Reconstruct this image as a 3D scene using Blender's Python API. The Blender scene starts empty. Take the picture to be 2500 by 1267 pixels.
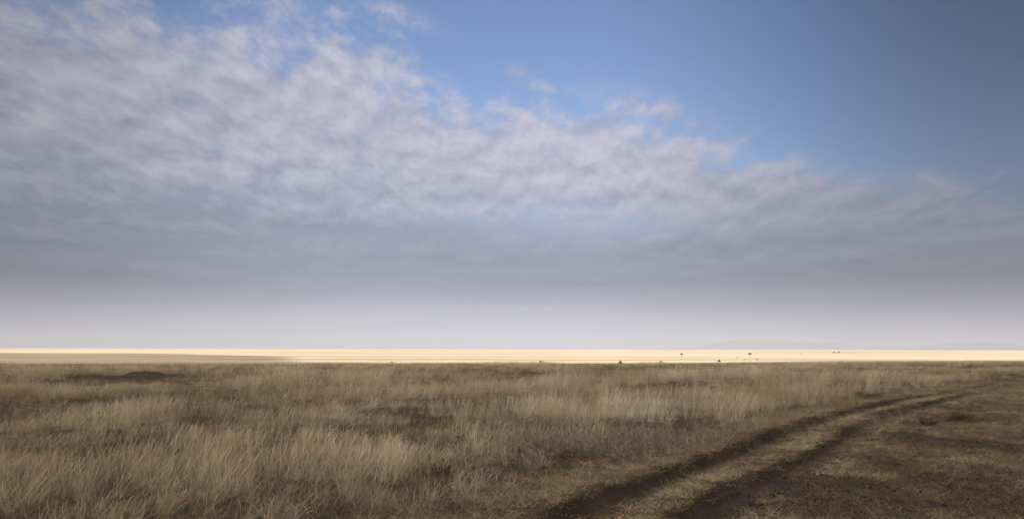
import bpy, bmesh, math, random
import numpy as np
from mathutils import Vector, Matrix, Euler

R = math.radians
random.seed(7)
rng = np.random.default_rng(7)
scene = bpy.context.scene
COL = scene.collection

# ------------------------------------------------------------------ camera
FPX, W, H = 2000.0, 2500.0, 1267.0        # focal length and frame in photo pixels
CAM_H = 2.2
PITCH, ROLL = math.atan(217.5 / FPX), R(0.115)
cam_d = bpy.data.cameras.new('camera')
cam_d.sensor_width = 36.0
cam_d.lens = 36.0 * FPX / W
cam_d.clip_start, cam_d.clip_end = 0.1, 60000
cam = bpy.data.objects.new('camera', cam_d)
COL.objects.link(cam)
cam.matrix_world = Matrix.Translation((0, 0, CAM_H)) @ Matrix.Rotation(R(90) + PITCH, 4, 'X') @ Matrix.Rotation(ROLL, 4, 'Z')
scene.camera = cam
CM = np.array(cam.matrix_world)


def ray(px, py):
    d = np.array([(px - W / 2) / FPX, -(py - H / 2) / FPX, -1.0])
    return CM[:3, :3] @ d


def P(px, py, z=0.0):
    """ground point (height z) that the photo shows at this pixel"""
    d = ray(px, py)
    t = (z - CAM_H) / d[2]
    return d[0] * t, d[1] * t


# ------------------------------------------------------------------ render look
scene.render.engine = 'CYCLES'
scene.cycles.use_denoising = True
scene.cycles.denoising_prefilter = 'ACCURATE'
scene.cycles.sample_clamp_indirect = 3.0
scene.cycles.max_bounces = 6
scene.cycles.diffuse_bounces = 3
scene.cycles.volume_bounces = 1
scene.cycles.filter_width = 1.5
scene.view_settings.view_transform = 'Standard'
scene.view_settings.look = 'None'
scene.view_settings.gamma = 1.0
scene.view_settings.use_curve_mapping = False
scene.view_settings.exposure = 0.75
SUN_EL, SUN_AZ = 40.0, 183.0
SUN_DIR = Vector((math.sin(R(SUN_AZ)) * math.cos(R(SUN_EL)), math.cos(R(SUN_AZ)) * math.cos(R(SUN_EL)), math.sin(R(SUN_EL))))
sun_d = bpy.data.lights.new('sun', 'SUN')
sun_d.energy = 4.1
sun_d.angle = R(0.53)
sun_d.color = (1.0, 0.93, 0.84)
sun = bpy.data.objects.new('sun', sun_d)
COL.objects.link(sun)
sun.rotation_euler = SUN_DIR.to_track_quat('Z', 'Y').to_euler()


# ------------------------------------------------------------------ node helper
class NT:
    def __init__(self, tree):
        self.t = tree
        tree.nodes.clear()

    def n(self, kind, **kw):
        nd = self.t.nodes.new(kind)
        for k, v in kw.items():
            setattr(nd, k, v)
        return nd

    def put(self, sock, v):
        if isinstance(v, bpy.types.NodeSocket):
            self.t.links.new(v, sock)
        else:
            sock.default_value = v

    def m(self, op, a, b=0.0, c=0.0, clamp=False):
        nd = self.n('ShaderNodeMath', operation=op, use_clamp=clamp)
        self.put(nd.inputs[0], a)
        self.put(nd.inputs[1], b)
        self.put(nd.inputs[2], c)
        return nd.outputs[0]

    def v(self, op, a, b=(0, 0, 0)):
        nd = self.n('ShaderNodeVectorMath', operation=op)
        self.put(nd.inputs[0], a)
        if op == 'SCALE':
            self.put(nd.inputs[3], b)
        else:
            self.put(nd.inputs[1], b)
        return nd.outputs[0]

    def xyz(self, x, y, z=0.0):
        nd = self.n('ShaderNodeCombineXYZ')
        for i, q in enumerate((x, y, z)):
            self.put(nd.inputs[i], q)
        return nd.outputs[0]

    def noise(self, vec, scale, detail=4.0, rough=0.5, dist=0.0):
        nd = self.n('ShaderNodeTexNoise')
        self.put(nd.inputs['Vector'], vec)
        self.put(nd.inputs['Scale'], scale)
        self.put(nd.inputs['Detail'], detail)
        self.put(nd.inputs['Roughness'], rough)
        self.put(nd.inputs['Distortion'], dist)
        return nd.outputs[0]

    def ramp(self, f, a, b, lo=0.0, hi=1.0):
        nd = self.n('ShaderNodeMapRange', interpolation_type='SMOOTHSTEP')
        self.put(nd.inputs[0], f)
        self.put(nd.inputs[1], a)
        self.put(nd.inputs[2], b)
        self.put(nd.inputs[3], lo)
        self.put(nd.inputs[4], hi)
        return nd.outputs[0]

    def lin(self, f, a, b, lo=0.0, hi=1.0):
        nd = self.n('ShaderNodeMapRange')
        for i, q in enumerate((f, a, b, lo, hi)):
            self.put(nd.inputs[i], q)
        return nd.outputs[0]

    def mix(self, f, a, b, mode='MIX'):
        nd = self.n('ShaderNodeMix', data_type='RGBA', blend_type=mode)
        self.put(nd.inputs[0], f)
        for s, q in ((nd.inputs[6], a), (nd.inputs[7], b)):
            self.put(s, q if isinstance(q, bpy.types.NodeSocket) else (*q, 1.0))
        return nd.outputs[2]


# ------------------------------------------------------------------ world: sky and cloud deck
SKY_S = 0.10
world = bpy.data.worlds.new('World')
scene.world = world
world.use_nodes = True
w = NT(world.node_tree)
geo = w.n('ShaderNodeTexCoord')
dirv = geo.outputs['Generated']
sep = w.n('ShaderNodeSeparateXYZ')
w.put(sep.inputs[0], dirv)
dx, dy, dz = sep.outputs
up = w.m('MAXIMUM', dz, 0.012)
U, V = w.m('DIVIDE', dx, up), w.m('DIVIDE', dy, up)     # where the ray meets a deck of unit height
sky = w.n('ShaderNodeTexSky', sky_type='NISHITA')
sky.sun_disc = False
sky.sun_elevation, sky.sun_rotation = R(SUN_EL), R(SUN_AZ)
sky.altitude, sky.air_density, sky.dust_density, sky.ozone_density = 1500, 1.0, 0.6, 2.2
hlen = w.m('SQRT', w.m('ADD', w.m('MULTIPLY', dx, dx), w.m('MULTIPLY', dy, dy)))
azx = w.m('DIVIDE', dx, w.m('MAXIMUM', hlen, 0.01))     # sine of the bearing right of ahead
# clear air: lens-like edge darkening put into its colour, stronger to the right
side = w.m('ABSOLUTE', w.m('ADD', azx, 0.06))  # deck and veil colours are dimmed to the sides by this too
deep = w.m('MULTIPLY', w.ramp(azx, 0.06, 0.56, 0.86, 0.30), w.ramp(azx, -0.20, -0.56, 1.0, 0.70))
clear = w.v('SCALE', sky.outputs[0], deep)
clear = w.v('MULTIPLY', clear, (1.00, 0.96, 0.99))
# deck edge runs diagonally from near left to far right
warp = w.noise(w.xyz(U, V, 3.1), 0.9, 3.0, 0.5)
edge = w.m('SUBTRACT', V, w.m('ADD', w.m('MULTIPLY_ADD', U, 0.66, 3.27), w.m('MULTIPLY', w.m('MINIMUM', U, 0.0), 0.25)))
edge = w.m('ADD', edge, w.m('MULTIPLY', w.m('SUBTRACT', warp, 0.5), 0.8))
hlen_ = w.m('MAXIMUM', hlen, 0.01)
elev = w.m('DIVIDE', up, hlen_)
# puffs have height as well as width, so they flatten more slowly than the deck itself
pu = w.m('DIVIDE', azx, w.m('POWER', w.m('ADD', elev, 0.22), 0.62))
pv_ = w.m('MULTIPLY', w.m('POWER', w.m('ADD', elev, 0.03), 0.38), -2.5)
uvw = w.xyz(pu, pv_, 0.0)
puff = w.noise(uvw, 12.0, 7.0, 0.60, 0.15)
fine = w.noise(w.xyz(pu, pv_, 9.0), 26.0, 4.0, 0.6)
lump = w.noise(w.xyz(pu, pv_, 4.0), 3.6, 3.0, 0.5)
dens = w.m('ADD', w.m('MULTIPLY', edge, 0.62), w.m('MULTIPLY', w.m('SUBTRACT', puff, 0.5), 1.35))
dens = w.m('ADD', dens, w.m('MULTIPLY', w.m('SUBTRACT', lump, 0.5), 1.3))
dens = w.m('ADD', dens, w.m('MULTIPLY', w.m('SUBTRACT', fine, 0.5), 0.6))
cover = w.ramp(dens, -0.26, 0.40)
# a thin pale-blue break low in the deck
bx_ = w.m('DIVIDE', w.m('SUBTRACT', azx, 0.07), 0.15)
by_ = w.m('DIVIDE', w.m('SUBTRACT', elev, 0.152), 0.026)
brk = w.m('EXPONENT', w.m('MULTIPLY', w.m('ADD', w.m('MULTIPLY', bx_, bx_), w.m('MULTIPLY', by_, by_)), -1.0))
cover = w.m('MULTIPLY', cover, w.m('SUBTRACT', 1.0, w.m('MULTIPLY', brk, w.ramp(puff, 0.35, 0.60, 0.40, 0.15))))
cover = w.m('MULTIPLY', cover, w.ramp(azx, 0.22, 0.54, 1.0, 0.72))
# a few loose wisps ahead of the deck: bearing, height, half-widths, strength
for wx, we, sx_, se_, am in ((-0.145, 0.415, 0.036, 0.012, 0.9), (0.004, 0.346, 0.014, 0.007, 0.6), (0.030, 0.329, 0.022, 0.007, 0.8), (0.075, 0.320, 0.016, 0.006, 0.35),
                             (0.165, 0.296, 0.055, 0.017, 1.0), (0.215, 0.270, 0.050, 0.012, 0.6), (-0.02, 0.275, 0.05, 0.010, 0.5)):
    ex_ = w.m('DIVIDE', w.m('SUBTRACT', azx, wx), sx_)
    ey_ = w.m('DIVIDE', w.m('ADD', w.m('SUBTRACT', elev, we), w.m('MULTIPLY', w.m('SUBTRACT', azx, wx), 0.30)), se_)
    r2 = w.m('ADD', w.m('MULTIPLY', ex_, ex_), w.m('MULTIPLY', ey_, ey_))
    wisp = w.m('MULTIPLY', w.m('EXPONENT', w.m('MULTIPLY', r2, -0.8)), w.ramp(fine, 0.36, 0.62, 0.25, am))
    cover = w.m('MAXIMUM', cover, wisp)
behind = w.ramp(dy, 0.62, 0.15)                         # unseen cloud added overhead and behind to light the near ground
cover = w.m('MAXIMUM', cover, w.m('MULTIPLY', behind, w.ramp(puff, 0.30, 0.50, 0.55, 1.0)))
# relief of the puffs: density difference along the sun's bearing
puff2 = w.noise(w.v('ADD', uvw, (0.006, 0.030, 0.0)), 12.0, 7.0, 0.60, 0.15)
relief = w.m('SUBTRACT', puff, puff2)
big = w.noise(w.xyz(pu, pv_, 5.0), 1.5, 3.0, 0.5)
lit = w.m('ADD', w.m('MULTIPLY', relief, 1.9), w.m('MULTIPLY', w.m('SUBTRACT', puff, 0.5), 0.75))
lit = w.m('ADD', lit, w.m('MULTIPLY', w.m('SUBTRACT', big, 0.5), 0.9))
thick = w.ramp(edge, 0.8, 5.2)
lit = w.m('SUBTRACT', w.m('ADD', lit, 0.66), w.m('MULTIPLY', thick, 0.60), clamp=True)
cloud = w.mix(lit, (0.190, 0.206, 0.282), (0.355, 0.350, 0.405))
cside = w.ramp(side, 0.14, 0.58, 1.0, 0.62)
cside = w.m('MAXIMUM', cside, behind)
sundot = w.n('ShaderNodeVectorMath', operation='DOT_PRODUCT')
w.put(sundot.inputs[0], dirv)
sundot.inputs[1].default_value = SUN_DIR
glow = w.m('MULTIPLY', w.ramp(sundot.outputs['Value'], -0.30, 0.95), w.ramp(dz, 0.10, 0.85, 0.25, 1.0))   # added warm glow on the unseen cloud, lifts the shaded foreground
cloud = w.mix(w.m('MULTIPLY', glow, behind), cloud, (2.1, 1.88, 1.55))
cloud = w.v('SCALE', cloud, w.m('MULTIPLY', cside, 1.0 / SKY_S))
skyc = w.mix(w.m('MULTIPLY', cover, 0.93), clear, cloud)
# low veil and the bright strip of misty air at the horizon
elev = w.m('DIVIDE', dz, hlen_)
streak = w.noise(w.xyz(w.m('MULTIPLY', azx, 2.0), w.m('MULTIPLY', elev, 22.0), 1.0), 1.0, 4.0, 0.5)
veil = w.ramp(w.m('ADD', elev, w.m('MULTIPLY', w.m('SUBTRACT', streak, 0.5), 0.10)), 0.055, 0.225, 0.92, 0.0)
veilc = w.mix(w.ramp(elev, 0.0, 0.085), (0.40, 0.405, 0.475), (0.136, 0.157, 0.222))
veilc = w.v('SCALE', veilc, w.lin(w.noise(w.xyz(w.m('MULTIPLY', azx, 3.0), w.m('MULTIPLY', elev, 70.0), 6.0), 1.0, 4.0, 0.55), 0.3, 0.7, 0.90, 1.10))
veilc = w.v('SCALE', veilc, w.m('MULTIPLY', w.ramp(side, 0.08, 0.56, 1.0, 0.56), 1.0 / SKY_S))
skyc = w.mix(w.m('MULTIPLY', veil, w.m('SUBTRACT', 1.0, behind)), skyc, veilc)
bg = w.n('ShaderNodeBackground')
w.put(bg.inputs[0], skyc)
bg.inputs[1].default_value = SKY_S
wo = w.n('ShaderNodeOutputWorld')
w.t.links.new(bg.outputs[0], wo.inputs[0])


# ------------------------------------------------------------------ numeric helpers
def vnoise(x, y, scale, seed=0):
    ca, sa = math.cos(0.5 + seed * 0.9), math.sin(0.5 + seed * 0.9)
    x, y = np.asarray(x, float), np.asarray(y, float)
    x, y = (ca * x - sa * y) / scale + seed * 17.31, (sa * x + ca * y) / scale + seed * 7.77
    xi, yi = np.floor(x), np.floor(y)
    fx, fy = x - xi, y - yi
    fx, fy = fx * fx * (3 - 2 * fx), fy * fy * (3 - 2 * fy)

    def hsh(a, b):
        s = np.sin(a * 127.1 + b * 311.7 + seed * 74.7) * 43758.5453
        return s - np.floor(s)
    return (hsh(xi, yi) * (1 - fx) + hsh(xi + 1, yi) * fx) * (1 - fy) + (hsh(xi, yi + 1) * (1 - fx) + hsh(xi + 1, yi + 1) * fx) * fy


def fbm(x, y, scale, seed=0, octv=3):
    s, a, t = 0, 1.0, 0
    for k in range(octv):
        s = s + a * vnoise(x, y, scale / 2 ** k, seed + k)
        t += a
        a *= 0.5
    return s / t


def sstep(a, b, x):
    t = np.clip((np.asarray(x, float) - a) / (b - a), 0, 1)
    return t * t * (3 - 2 * t)


# ------------------------------------------------------------------ lie of the land
RUT_D = 0.20
left_px = [(1425, 1290), (1518, 1248), (1624, 1201), (1728, 1158), (1828, 1115), (1923, 1075), (2015, 1040), (2105, 1014), (2200, 989), (2350, 964)]
right_px = [(1735, 1290), (1828, 1234), (1912, 1190), (1984, 1148), (2054, 1105), (2110, 1065), (2185, 1028), (2262, 1002), (2380, 972)]


def rut_line(px):
    pts = [P(a, b, -RUT_D) for a, b in px]
    x0, y0 = pts[0]
    x1, y1 = pts[1]
    s = (x1 - x0) / (y1 - y0) * 0.8
    pts = [(x0 - s * (y0 + 30), -30.0)] + pts
    x2, y2 = pts[-1]
    pts += [(x2 + 0.80 * 30, y2 + 30), (x2 + 0.85 * 400, y2 + 400)]
    ys = np.array([p[1] for p in pts])
    xs = np.array([p[0] for p in pts])
    yy = np.concatenate([np.arange(-30, 60, 0.25), np.arange(60, 480, 5.0)])
    xx = np.interp(yy, ys, xs)
    k = np.ones(9) / 9
    for _ in range(2):
        xp = np.concatenate([np.full(4, xx[0]), xx, np.full(4, xx[-1])])
        sm = np.convolve(xp, k, 'valid')
        sel = (yy > -25) & (yy < 55)
        xx[sel] = sm[sel]
    return yy, xx


LY, LX = rut_line(left_px)
RY, RX = rut_line(right_px)
LS, RS = np.gradient(LX, LY), np.gradient(RX, RY)


def rut_dist(x, y):
    """signed distance (m) right of the left rut's and the right rut's middle"""
    y = np.asarray(y, float)
    dl = (x - np.interp(y, LY, LX)) / np.sqrt(1 + np.interp(y, LY, LS) ** 2)
    dr = (x - np.interp(y, RY, RX)) / np.sqrt(1 + np.interp(y, RY, RS) ** 2)
    return dl, dr


def crest(x):
    x = np.asarray(x, float)
    return 110 + 0.45 * 25 * np.log1p(np.exp(np.clip(x / 25, -30, 30))) - 7.8


PLAIN_Z = -0.5


def ground_z(x, y):
    x, y = np.asarray(x, float), np.asarray(y, float)
    near = 1 - sstep(60, 110, np.abs(y) + np.abs(x) * 0.3)
    z = near * (0.16 * (fbm(x, y, 9.0, 3) - 0.5) + 0.05 * (fbm(x, y, 1.1, 8) - 0.5))
    z = z + (1 - near) * (1 - sstep(300, 900, np.hypot(x, y))) * 0.10 * (fbm(x, y, 40, 5) - 0.5)
    c = crest(x)
    z = z + PLAIN_Z * sstep(c, c + 42, y)
    z = np.where(np.abs(x) > 400, np.minimum(z, 0) - 0.0, z)
    dl, dr = rut_dist(x, y)
    fade = (1 - sstep(32, 45, y))
    nz = fbm(x, y, 0.7, 21) - 0.5
    for d, dep in ((dl, RUT_D + 0.03), (dr, RUT_D)):
        a = np.abs(d + nz * 0.16)
        z = z - fade * dep * (1 - sstep(0.32, 0.54, a))
        z = z + fade * 0.05 * 0.7 * np.exp(-((a - 0.68) / 0.14) ** 2) * (0.6 + nz)
    # older wheel marks to the right, shallow
    for off, dep in ((3.5, 0.07), (5.2, 0.06), (8.2, 0.06)):
        a = np.abs(dl - off + nz * 0.4)
        z = z - fade * dep * (1 - sstep(0.15, 0.7, a))
    return z


# ------------------------------------------------------------------ tagging
def tag(o, label=None, cat=None, group=None, kind=None):
    for k, val in (('label', label), ('category', cat), ('group', group), ('kind', kind)):
        if val:
            o[k] = val
    return o


def link(o, parent=None):
    COL.objects.link(o)
    if parent:
        o.parent = parent
    return o


def mesh_np(name, verts, faces=None, mats=(), smooth=True):
    me = bpy.data.meshes.new(name)
    verts = np.asarray(verts, np.float32)
    me.vertices.add(len(verts))
    me.vertices.foreach_set('co', verts.ravel())
    if faces is not None and len(faces):
        faces = np.asarray(faces, np.int32)
        n, k = faces.shape
        me.loops.add(n * k)
        me.loops.foreach_set('vertex_index', faces.ravel())
        me.polygons.add(n)
        me.polygons.foreach_set('loop_start', np.arange(0, n * k, k, dtype=np.int32))
        me.polygons.foreach_set('use_smooth', np.full(n, smooth))
    me.update(calc_edges=True)
    for m_ in mats:
        me.materials.append(m_)
    return me


def attr(me, name, typ, dom, data):
    a = me.attributes.new(name, typ, dom)
    key = {'FLOAT': 'value', 'INT': 'value', 'FLOAT_VECTOR': 'vector', 'FLOAT_COLOR': 'color'}[typ]
    a.data.foreach_set(key, np.asarray(data, np.int32 if typ == 'INT' else np.float32).ravel())


# ------------------------------------------------------------------ materials
def new_mat(name):
    m_ = bpy.data.materials.new(name)
    m_.use_nodes = True
    t = NT(m_.node_tree)
    out = t.n('ShaderNodeOutputMaterial')
    return m_, t, out


def principled(t, out, color, rough=0.9, bump=None, dist=0.02):
    b = t.n('ShaderNodeBsdfPrincipled')
    t.put(b.inputs['Base Color'], color if isinstance(color, bpy.types.NodeSocket) else (*color, 1))
    b.inputs['Roughness'].default_value = rough
    b.inputs['Specular IOR Level'].default_value = 0.15
    if bump is not None:
        bp = t.n('ShaderNodeBump')
        bp.inputs['Strength'].default_value = 0.8
        bp.inputs['Distance'].default_value = dist
        t.put(bp.inputs['Height'], bump)
        t.t.links.new(bp.outputs[0], b.inputs['Normal'])
    t.t.links.new(b.outputs[0], out.inputs[0])
    return b


def mat_ground():
    m_, t, out = new_mat('ground_soil_and_plain')
    g = t.n('ShaderNodeNewGeometry').outputs['Position']
    n1 = t.noise(g, 1.4, 6, 0.6)
    n2 = t.noise(g, 14.0, 5, 0.65)
    soil = t.mix(t.ramp(n1, 0.3, 0.7), (0.018, 0.012, 0.0075), (0.040, 0.028, 0.018))
    soil = t.mix(t.ramp(n2, 0.56, 0.78, 0.0, 0.8), soil, (0.15, 0.115, 0.075))
    pl = t.n('ShaderNodeAttribute', attribute_name='plain').outputs['Fac']
    sp = t.n('ShaderNodeSeparateXYZ')
    t.put(sp.inputs[0], g)
    st = t.noise(t.xyz(t.m('MULTIPLY', sp.outputs[0], 0.0045), t.m('MULTIPLY', sp.outputs[1], 0.02), 0.0), 1.0, 5, 0.6)
    st2 = t.noise(t.xyz(t.m('MULTIPLY', sp.outputs[0], 0.05), t.m('MULTIPLY', sp.outputs[1], 0.16), 3.0), 1.0, 5, 0.6)
    gold = t.mix(t.ramp(st, 0.36, 0.60), (0.295, 0.235, 0.168), (0.45, 0.382, 0.285))
    gold = t.mix(t.ramp(st2, 0.42, 0.74, 0.0, 0.85), gold, (0.28, 0.22, 0.15))
    dk = t.n('ShaderNodeAttribute', attribute_name='brown').outputs['Fac']
    gold = t.mix(dk, gold, (0.22, 0.165, 0.115))
    col = t.mix(pl, soil, gold)
    principled(t, out, col, 0.95, t.m('ADD', t.m('MULTIPLY', n1, 0.5), n2), 0.03)
    return m_


def mat_track():
    m_, t, out = new_mat('track_dirt')
    g = t.n('ShaderNodeNewGeometry').outputs['Position']
    n1 = t.noise(g, 0.9, 5, 0.6)
    n2 = t.noise(g, 9.0, 6, 0.7)
    n3 = t.noise(g, 45.0, 3, 0.6)
    c = t.mix(t.ramp(n1, 0.33, 0.66), (0.016, 0.010, 0.0065), (0.034, 0.022, 0.015))
    dust = t.n('ShaderNodeAttribute', attribute_name='dust').outputs['Fac']
    c = t.mix(t.m('MULTIPLY', dust, t.ramp(n1, 0.25, 0.6, 0.35, 1.0)), c, (0.115, 0.078, 0.056))
    c = t.mix(t.ramp(n2, 0.5, 0.8, 0.0, 0.7), c, (0.028, 0.019, 0.014))
    c = t.mix(t.ramp(n3, 0.68, 0.74, 0.0, 0.7), c, (0.20, 0.155, 0.11))
    principled(t, out, c, 0.95, t.m('ADD', n2, t.m('MULTIPLY', n3, 0.35)), 0.06)
    return m_


def mat_blade(name, trans=0.15):
    m_, t, out = new_mat(name)
    a = t.n('ShaderNodeAttribute', attribute_name='tint', attribute_type='INSTANCER')
    r_ = t.n('ShaderNodeAttribute', attribute_name='bl').outputs['Fac']
    lr_ = t.n('ShaderNodeMapRange', clamp=False)
    for i_, q_ in enumerate((r_, 0, 1, 0.36, 1.50)):
        t.put(lr_.inputs[i_], q_)
    c = t.v('SCALE', a.outputs['Color'], lr_.outputs[0])
    c = t.mix(t.ramp(r_, 0.72, 0.95, 0, 0.35), c, (0.36, 0.265, 0.160))
    d = t.n('ShaderNodeBsdfDiffuse')
    t.put(d.inputs[0], c)
    tr = t.n('ShaderNodeBsdfTranslucent')
    t.put(tr.inputs[0], c)
    mx = t.n('ShaderNodeMixShader')
    mx.inputs[0].default_value = trans
    t.t.links.new(d.outputs[0], mx.inputs[1])
    t.t.links.new(tr.outputs[0], mx.inputs[2])
    t.t.links.new(mx.outputs[0], out.inputs[0])
    return m_


def mat_plain(name, c0, c1, scale=6.0, rough=0.9, dist=0.03):
    m_, t, out = new_mat(name)
    g = t.n('ShaderNodeTexCoord').outputs['Object']
    n1 = t.noise(g, scale, 5, 0.6)
    principled(t, out, t.mix(t.ramp(n1, 0.3, 0.7), c0, c1), rough, n1, dist)
    return m_


M_GROUND, M_TRACK = mat_ground(), mat_track()
M_TALL, M_SHORT, M_HERB = mat_blade('dry_tall_blades'), mat_blade('dry_short_blades'), mat_blade('dry_herb_twigs', 0.1)
M_MOUND = mat_plain('dark_mound_soil', (0.016, 0.012, 0.009), (0.050, 0.038, 0.028))
M_STEM = mat_plain('dry_stem', (0.045, 0.030, 0.020), (0.10, 0.07, 0.045), 20)
M_LEAFB = mat_plain('brown_dry_leaf', (0.055, 0.036, 0.020), (0.14, 0.095, 0.05), 9)
M_LEAFG = mat_plain('grey_dry_leaf', (0.13, 0.115, 0.105), (0.27, 0.24, 0.215), 9)
M_LEAFO = mat_plain('olive_dry_leaf', (0.050, 0.042, 0.020), (0.12, 0.10, 0.05), 9)
M_BLACK = mat_plain('dark_plumage', (0.016, 0.013, 0.012), (0.045, 0.035, 0.03), 5)
M_GREYSKIN = mat_plain('bare_skin', (0.20, 0.14, 0.11), (0.28, 0.20, 0.16), 5)
M_WHITEF = mat_plain('pale_plume', (0.45, 0.40, 0.34), (0.60, 0.55, 0.48), 5)
M_GNU = mat_plain('dark_hide', (0.040, 0.032, 0.028), (0.085, 0.068, 0.056), 4)
M_GAZ = mat_plain('fawn_hide', (0.22, 0.14, 0.08), (0.30, 0.20, 0.12), 4)
M_HORN = mat_plain('dark_horn', (0.02, 0.017, 0.015), (0.05, 0.04, 0.035), 9)
M_HILL = mat_plain('hill_scrub', (0.07, 0.075, 0.055), (0.13, 0.12, 0.08), 0.004, 0.95, 5.0)
M_CLOUD, t, out = new_mat('cloud_white')
c_ = t.mix(t.noise(t.n('ShaderNodeTexCoord').outputs['Object'], 0.02, 4), (0.85, 0.85, 0.86), (0.94, 0.94, 0.94))
d_, tr_, mx_ = t.n('ShaderNodeBsdfDiffuse'), t.n('ShaderNodeBsdfTranslucent'), t.n('ShaderNodeMixShader')
t.put(d_.inputs[0], c_)
t.put(tr_.inputs[0], c_)
mx_.inputs[0].default_value = 0.66       # thin cloud: most of the sun comes through as a diffuse glow
for q_, k_ in ((d_, 1), (tr_, 2)):
    t.t.links.new(q_.outputs[0], mx_.inputs[k_])
t.t.links.new(mx_.outputs[0], out.inputs[0])


# ------------------------------------------------------------------ ground sheet
def axis(lo, hi, d, far_lo, far_hi, g=1.06):
    mid = list(np.arange(lo, hi, d))
    a, s = [lo], d
    while a[-1] > far_lo:
        s *= g
        a.append(a[-1] - s)
    b, s = [mid[-1]], d
    while b[-1] < far_hi:
        s *= g
        b.append(b[-1] + s)
    return np.array(a[1:][::-1] + mid + b[1:])


FAR = 15900.0
gx = axis(-1.5, 24.0, 0.07, -FAR, FAR, 1.045)
gy = axis(6.0, 36.0, 0.08, -3000, FAR, 1.028)
GX, GY = np.meshgrid(gx, gy)
GZ = ground_z(GX.ravel(), GY.ravel())
nx, ny = len(gx), len(gy)
ii = np.arange(nx * ny).reshape(ny, nx)
quads = np.stack([ii[:-1, :-1], ii[:-1, 1:], ii[1:, 1:], ii[1:, :-1]], -1).reshape(-1, 4)
gm = mesh_np('ground', np.stack([GX.ravel(), GY.ravel(), GZ], -1), quads, [M_GROUND])
xr, yr = GX.ravel(), GY.ravel()
cr = crest(xr)
plain = sstep(cr - 25, cr + 12, yr + 14 * (fbm(xr, yr, 12, 31) - 0.5))
attr(gm, 'plain', 'FLOAT', 'POINT', plain)
# the narrow belts of browner colour that cross the plain
belt = np.zeros_like(xr)
for pts, wd, amt in (([(600, 878), (1100, 878.5), (1500, 878.5), (1950, 877.5)], 9, 0.75),
                     ([(-500, 868), (0, 869), (330, 871), (620, 874)], 60, 0.12),  # deepens the cloud's shade at left in the ground colour
                     ([(1900, 860), (2100, 862), (2300, 864.5), (2700, 866)], 30, 0.45),
                     ([(300, 878), (900, 875.5), (1150, 874)], 8, 0.5)):
    g_ = [P(a, b, PLAIN_Z) for a, b in pts]
    gxx = np.array([q[0] for q in g_])
    gyy = np.array([q[1] for q in g_])
    o_ = np.argsort(gxx)
    yy = np.interp(xr, gxx[o_], gyy[o_])
    inside = sstep(gxx.min() - 40, gxx.min() + 10, xr) * (1 - sstep(gxx.max() - 10, gxx.max() + 40, xr))
    belt = np.maximum(belt, amt * inside * np.exp(-((yr - yy + 8 * (fbm(xr, yr, 30, 41) - 0.5)) / wd) ** 2))
attr(gm, 'brown', 'FLOAT', 'POINT', belt)
tag(link(bpy.data.objects.new('ground', gm)), kind='structure')

# ------------------------------------------------------------------ dirt track: bare soil in the two ruts
tv, tf, td = [], [], []
for YY, XX, SS in ((LY, LX, LS), (RY, RX, RS)):
    ys = np.concatenate([np.arange(2, 40, 0.09), np.arange(40, 45, 0.2)])
    cx, cs = np.interp(ys, YY, XX), np.interp(ys, YY, SS)
    ln = np.sqrt(1 + cs ** 2)
    px_, py_ = 1 / ln, -cs / ln
    offs = np.linspace(-1, 1, 17)
    hw = 0.50 + 0.18 * (fbm(cx, ys, 1.3, 51) - 0.5) + 0.22 * sstep(21, 26, ys) * (1 - sstep(29, 36, ys))
    X = cx[:, None] + px_[:, None] * offs[None] * hw[:, None]
    Y = ys[:, None] + py_[:, None] * offs[None] * hw[:, None]
    Z = ground_z(X.ravel(), Y.ravel()).reshape(X.shape) + 0.012
    base = sum(len(a) for a in tv)
    td.append((((1 - sstep(0.35, 0.8, np.abs(offs)))[None] * (0.08 + 0.75 * sstep(13, 22, ys) * (1 - 0.6 * sstep(30, 38, ys)) * (0.4 + fbm(cx, ys, 3.0, 55)))[:, None])).ravel())
    jj = np.arange(X.size).reshape(X.shape) + base
    tv.append(np.stack([X, Y, Z], -1).reshape(-1, 3))
    tf.append(np.stack([jj[:-1, :-1], jj[:-1, 1:], jj[1:, 1:], jj[1:, :-1]], -1).reshape(-1, 4))
tm = mesh_np('dirt_track', np.concatenate(tv), np.concatenate(tf), [M_TRACK])
attr(tm, 'dust', 'FLOAT', 'POINT', np.concatenate(td))
tag(link(bpy.data.objects.new('dirt_track', tm)), kind='structure')

# ------------------------------------------------------------------ far hills
hv, hf = [], []
for prof, dist in (([(1640, 852), (1715, 846), (1765, 834), (1810, 829), (1900, 829.5), (1980, 834), (2080, 842), (2180, 847), (2260, 853)], 14200.0),
                   ([(2150, 853), (2235, 846), (2290, 840), (2350, 836), (2420, 836), (2470, 840), (2560, 846), (2700, 850), (2900, 856)], 13000.0)):
    n = 90
    pxs = np.linspace(prof[0][0], prof[-1][0], n)
    pys = np.interp(pxs, [p[0] for p in prof], [p[1] for p in prof])
    rows = 9
    base = len(hv)
    for k in range(n):
        d = ray(pxs[k], pys[k])
        s = dist / d[1]
        top = max(CAM_H + d[2] * s + 3 * math.sin(k * 0.7) * math.sin(math.pi * k / (n - 1)), -2)
        for r_ in range(rows):
            q = r_ / (rows - 1) * 2 - 1
            hv.append((d[0] * s, dist + q * 1400, -0.9 + (top + 0.9) * (1 - abs(q) ** 1.5)))
    for k in range(n - 1):
        for r_ in range(rows - 1):
            a = base + k * rows + r_
            hf.append((a, a + rows, a + rows + 1, a + 1))
tag(link(bpy.data.objects.new('hills', mesh_np('hills', hv, hf, [M_HILL]))), kind='structure')

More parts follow.
